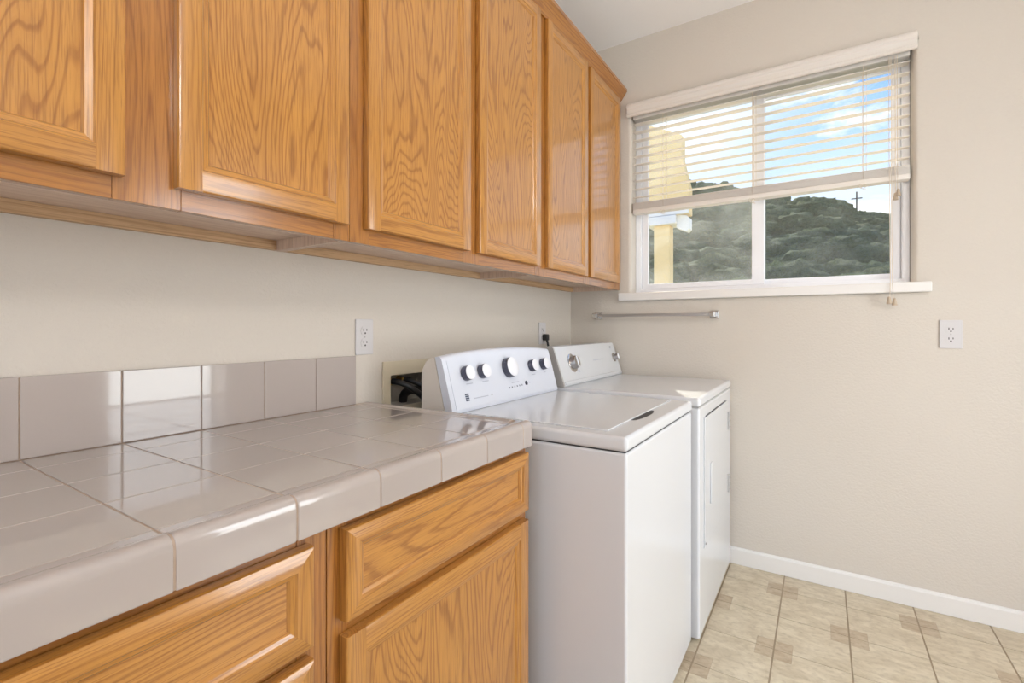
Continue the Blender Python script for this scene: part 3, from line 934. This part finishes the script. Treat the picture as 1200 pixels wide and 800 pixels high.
def dmark(name, y, z_, w, h, m):
    a = [on_d(y + sy * w / 2, z_, 0.0) + dsl * (sz * h / 2) for sy, sz in ((-1, -1), (1, -1), (1, 1), (-1, 1))]
    return loft(name, [[tuple(q) for q in a], [tuple(q + dn * 0.0005) for q in a]], m, dr)
dmark('printed_line', -0.287, 0.993, 0.13, 0.0032, 'print_light')
dmark('printed_mark', -0.082, 1.048, 0.022, 0.007, 'print_dark')
dmark('printed_mark', -0.082, 1.040, 0.016, 0.004, 'print_light')
dmark('printed_mark', -0.545, 0.955, 0.016, 0.012, 'print_light')

# ------------------------------------------------------------------ washer supply box
wb = thing('washer_supply_box', (0.0, -1.315, 0.86), 'beige recessed supply box in the wall behind the washer', 'supply box')
V, F = [], []
y0, y1, z0, z1 = BX
oy0, oy1, oz0, oz1 = -1.456, -1.170, 0.852, 1.040
for x in (0.0008, 0.0085):
    V += [(x, oy0, oz0), (x, oy1, oz0), (x, oy1, oz1), (x, oy0, oz1), (x, y0 + 0.002, z0 + 0.002), (x, y1 - 0.002, z0 + 0.002), (x, y1 - 0.002, z1 - 0.002), (x, y0 + 0.002, z1 - 0.002)]
for s in range(4):
    t = (s + 1) % 4
    F += [(s, t, t + 4, s + 4), (s + 8, s + 12, t + 12, t + 8), (s, s + 8, t + 8, t), (s + 4, t + 4, t + 12, s + 12)]
finish('bezel', V, F, 'box_plastic', wb, bev=0.002)
boxes('liner', [(-0.085, -0.082, y0 + 0.001, y1 - 0.001, z0 + 0.001, z1 - 0.001), (-0.082, 0.0, y0 + 0.001, y0 + 0.003, z0 + 0.001, z1 - 0.001), (-0.082, 0.0, y1 - 0.003, y1 - 0.001, z0 + 0.001, z1 - 0.001),
                (-0.082, 0.0, y0 + 0.003, y1 - 0.003, z0 + 0.001, z0 + 0.003), (-0.082, 0.0, y0 + 0.003, y1 - 0.003, z1 - 0.003, z1 - 0.001)], 'box_inside', wb)
for k, y in enumerate((-1.395, -1.335)):
    v = lathe('valve', [(0.009, 0), (0.009, 0.02), (0.012, 0.022), (0.012, 0.034), (0.010, 0.036), (0.0, 0.037)], (-0.05, y, 0.973), (1, 0, -0.2), 'brass', wb, 16)
    tube('supply_hose', [(-0.022, y, 0.968), (0.015, y + 0.008, 0.965), (0.050, y + 0.03, 0.945), (0.075, y + 0.065, 0.905), (0.085, y + 0.085, 0.85), (0.085, y + 0.09, 0.70)], 0.0105, 'black_rubber', wb, 12, sub=5)
tube('drain_hose', [(-0.045, -1.315, 0.885), (-0.035, -1.315, 0.915), (0.0, -1.308, 0.930), (0.045, -1.296, 0.915), (0.070, -1.29, 0.86), (0.07, -1.29, 0.70)], 0.016, 'black_rubber', wb, 12, sub=5)

# ------------------------------------------------------------------ power outlets
def outlet(label, origin, u, n, plug=False):
    """origin: plate centre on the wall, u: horizontal direction on the wall, n: out of the wall"""
    u, n, up = Vector(u), Vector(n), Vector((0, 0, 1))
    o = thing('power_outlet', origin, label, 'outlet', 'duplex wall outlets')
    O = Vector(origin)
    def P(a, b_, h): return tuple(O + u * a + up * b_ + n * h)
    def slab(name, poly, h0, h1, m, parent, bev=0.0):
        return loft(name, [[P(a, b_, h0) for a, b_ in poly], [P(a, b_, h1) for a, b_ in poly]], m, parent, bev=bev)
    w, h = 0.035, 0.057
    slab('cover_plate', [(-w, -h), (w, -h), (w, h), (-w, h)], 0.0006, 0.0062, 'plate_white', o, 0.002)
    for s in (1, -1):
        cz = s * 0.0195
        poly = [(0.0168 * math.cos(t), cz + max(-0.0135, min(0.0135, 0.0172 * math.sin(t)))) for t in [2 * PI * i / 24 for i in range(24)]]
        # drop duplicate points on the flats
        pp = []
        for q in poly:
            if not pp or (abs(q[0] - pp[-1][0]) + abs(q[1] - pp[-1][1])) > 1e-5: pp.append(q)
        r = slab('receptacle', pp, 0.0060, 0.0082, 'plate_white', o)
        for a, hh in ((-0.0064, 0.0042), (0.0064, 0.0034)):
            slab('slot', [(a - 0.0014, cz + 0.003 - hh), (a + 0.0014, cz + 0.003 - hh), (a + 0.0014, cz + 0.003 + hh), (a - 0.0014, cz + 0.003 + hh)], 0.0080, 0.0085, 'slot_dark', r)
        lathe('slot', [(0.0030, 0), (0.0030, 0.0004), (0, 0.0004)], P(0, cz - 0.0075, 0.0081), n, 'slot_dark', r, 12)
    lathe('screw', [(0.003, 0), (0.0026, 0.0008), (0, 0.001)], P(0, 0, 0.0062), n, 'brushed_metal', o, 12)
    return o
outlet('white duplex wall outlet above the end of the backsplash', (0, -1.533, 1.1255), (0, 1, 0), (1, 0, 0))
outlet('white duplex wall outlet behind the dryer with a black plug in it', (0, -0.353, 1.124), (0, 1, 0), (1, 0, 0))
outlet('white duplex wall outlet on the bare wall beside the window', (1.682, 0, 1.128), (1, 0, 0), (0, -1, 0))
pg = thing('power_plug', (0.01, -0.353, 1.09), 'black plug and cord in the outlet behind the dryer', 'plug')
box('plug_body', 0.0092, 0.040, -0.366, -0.340, 1.086, 1.120, 'black_rubber', pg, bev=0.006, seg=3)
tube('power_cord', [(0.030, -0.353, 1.090), (0.036, -0.352, 1.070), (0.040, -0.350, 1.03), (0.045, -0.345, 0.95), (0.06, -0.33, 0.80)], 0.0058, 'black_rubber', pg, 10, sub=5)

# ------------------------------------------------------------------ towel bar
tb = thing('towel_bar', (0.485, 0, 1.22), 'chrome towel bar under the window above the dryer', 'towel bar')
for x in (0.176, 0.793):
    ps = box('post', x - 0.011, x + 0.011, -0.066, -0.006, 1.209, 1.231, 'chrome', tb, bev=0.003)
    box('wall_plate', x - 0.020, x + 0.020, -0.0065, -0.0006, 1.200, 1.240, 'chrome', ps, bev=0.002)
    box('post_cap', x - 0.0125, x + 0.0125, -0.070, -0.040, 1.2065, 1.2335, 'chrome', ps, bev=0.003)
box('bar', 0.187, 0.782, -0.060, -0.048, 1.2125, 1.2275, 'brushed_metal', tb, bev=0.0015)

# ------------------------------------------------------------------ fill globe, added out of view to brighten the room
lp = thing('fill_globe', (2.2, -2.8, CEIL), 'added white globe giving fill light, out of view', 'lamp')
LX, LY = 2.2, -2.8
lathe('fill_base', [(0.07, -0.0006), (0.07, -0.015), (0.02, -0.03), (0.0, -0.03)], (LX, LY, CEIL), (0, 0, 1), 'fill_metal', lp, 28)
tube('stem', [(LX, LY, CEIL - 0.03), (LX, LY, CEIL - 0.26)], 0.008, 'fill_metal', lp, 10)
lathe('fill_ball', [(0.15 * math.sin(t), -0.40 + 0.15 * math.cos(t)) for t in [PI * i / 16 for i in range(17)]], (LX, LY, CEIL), (0, 0, 1), 'fill_diffuser', lp, 32)

# ------------------------------------------------------------------ outside: porch, hill, forest, pole
po = thing('porch', (-0.33, 3.2, -0.3), 'yellow stucco porch gable on a square post outside the window', 'porch')
box('post', -0.416, -0.236, 3.10, 3.28, -0.3, 2.34, 'stucco_yellow', po, bev=0.006)
box('post_cap', -0.50, -0.15, 3.05, 3.33, 2.34, 2.44, 'trim_paint', po, bev=0.01)
loft('bracket', [[(x, 3.12, z_), (x, 3.26, z_), (x, 3.26, z_ + h_), (x, 3.12, z_ + h_)] for x, z_, h_ in ((-0.16, 2.30, 0.15), (-0.10, 2.27, 0.17), (-0.05, 2.25, 0.18), (-0.02, 2.28, 0.12))], 'trim_paint', po, smooth=True)
prism('gable_wall', [(-3.5, 2.445), (-0.02, 2.445), (-0.02, 2.75), (-0.10, 3.10), (-0.10, 3.35), (-0.55, 3.58), (-3.5, 3.75)], 'y', 3.10, 3.28, 'stucco_yellow', po)
box('fascia', -0.56, -0.02, 3.06, 3.098, 2.445, 2.52, 'trim_paint', po)
tag(box('ground_outside', -60, 60, 0.6, 50, -0.5, -0.3, 'lawn_dry'), kind='structure')

def crest(x):
    return np.interp(x, [-60, -30, -20, -14, -7, 1, 6, 11, 20, 60], [33, 30, 27.5, 26.0, 23.4, 21.4, 18.4, 15.4, 11, 4])
def hill(x, y):
    t = np.clip((y - 42) / 58, 0, None)
    up_ = np.where(t < 1, t ** 0.9, 1 - (t - 1) * 0.6)
    return -0.4 + (crest(x) + 0.4) * up_
xs_, ys_ = np.linspace(-60, 60, 61), np.linspace(42, 120, 40)
Vh = [(x, y, float(hill(x, y))) for y in ys_ for x in xs_]
Fh = [(j * 61 + i, j * 61 + i + 1, (j + 1) * 61 + i + 1, (j + 1) * 61 + i) for j in range(39) for i in range(60)]
tag(finish('hillside', Vh, Fh, 'hill_soil', smooth=True), kind='structure')

rng = np.random.default_rng(3)
bm = bmesh.new()
bmesh.ops.create_icosphere(bm, subdivisions=3, radius=1.0)
icoV = np.array([v.co[:] for v in bm.verts])
icoF = np.array([[v.index for v in f.verts] for f in bm.faces])
bm.free()
AV, AF, base = [], [], 0
px_, py_ = 6.86, 109.0
for k in range(560):
    y = 44 + 58 * rng.random() ** 0.85
    x = (rng.random() * 54 - 33) * (0.30 + 0.70 * y / 100)
    zc = float(hill(x, y))
    R = rng.uniform(1.3, 3.0) * (0.6 + 0.4 * y / 100)
    for q in range(2):
        d = rng.normal(0, 0.5, 3) * R * np.array([1, 1, 0.30]) if q else np.zeros(3)
        d = np.clip(d, -R, R)
        r = R * (rng.uniform(0.55, 0.85) if q else 0.95)
        f1 = rng.uniform(0, 6, 6)
        w = 1 + 0.20 * np.sin(icoV @ np.array([5.1, 4.3, 6.2]) + f1[0]) * np.sin(icoV @ np.array([-4.7, 6.1, 3.2]) + f1[1]) + 0.14 * np.sin(icoV @ np.array([11.1, -10.3, 9.2]) + f1[2]) * np.sin(icoV @ np.array([8.1, 9.3, -12.2]) + f1[3]) + 0.07 * rng.standard_normal(len(icoV))
        pts = icoV * w[:, None] * r * np.array([1.2, 1.0, 0.66]) + np.array([x, y, zc + R * 0.5]) + d
        AV.append(pts)
        AF.append(icoF + base)
        base += len(icoV)
AV = np.vstack(AV)
AF = np.vstack(AF)
me = bpy.data.meshes.new('hillside_trees')
me.vertices.add(len(AV)); me.vertices.foreach_set('co', AV.astype(np.float32).ravel())
me.loops.add(len(AF) * 3); me.loops.foreach_set('vertex_index', AF.astype(np.int32).ravel())
me.polygons.add(len(AF))
me.polygons.foreach_set('loop_start', np.arange(0, len(AF) * 3, 3, dtype=np.int32))
me.update(calc_edges=True); me.validate()
me.polygons.foreach_set('use_smooth', np.ones(len(AF), dtype=bool))
me.materials.append(M['foliage'])
o = bpy.data.objects.new('hillside_trees', me)
C.objects.link(o)
tag(o, 'dense green treetops covering the hill outside the window', 'trees', None, 'stuff')

pl_ = thing('utility_pole', (px_, py_, float(hill(px_, py_))), 'thin wooden utility pole with crossarm on the hilltop', 'pole')
zb = float(hill(px_, py_))
tube('pole', [(px_, py_, zb - 0.5), (px_, py_, 26.6)], 0.13, 'pole_wood', pl_, 8)
box('crossarm', px_ - 0.85, px_ + 0.85, py_ - 0.23, py_ - 0.135, 25.2, 25.4, 'pole_wood', pl_)
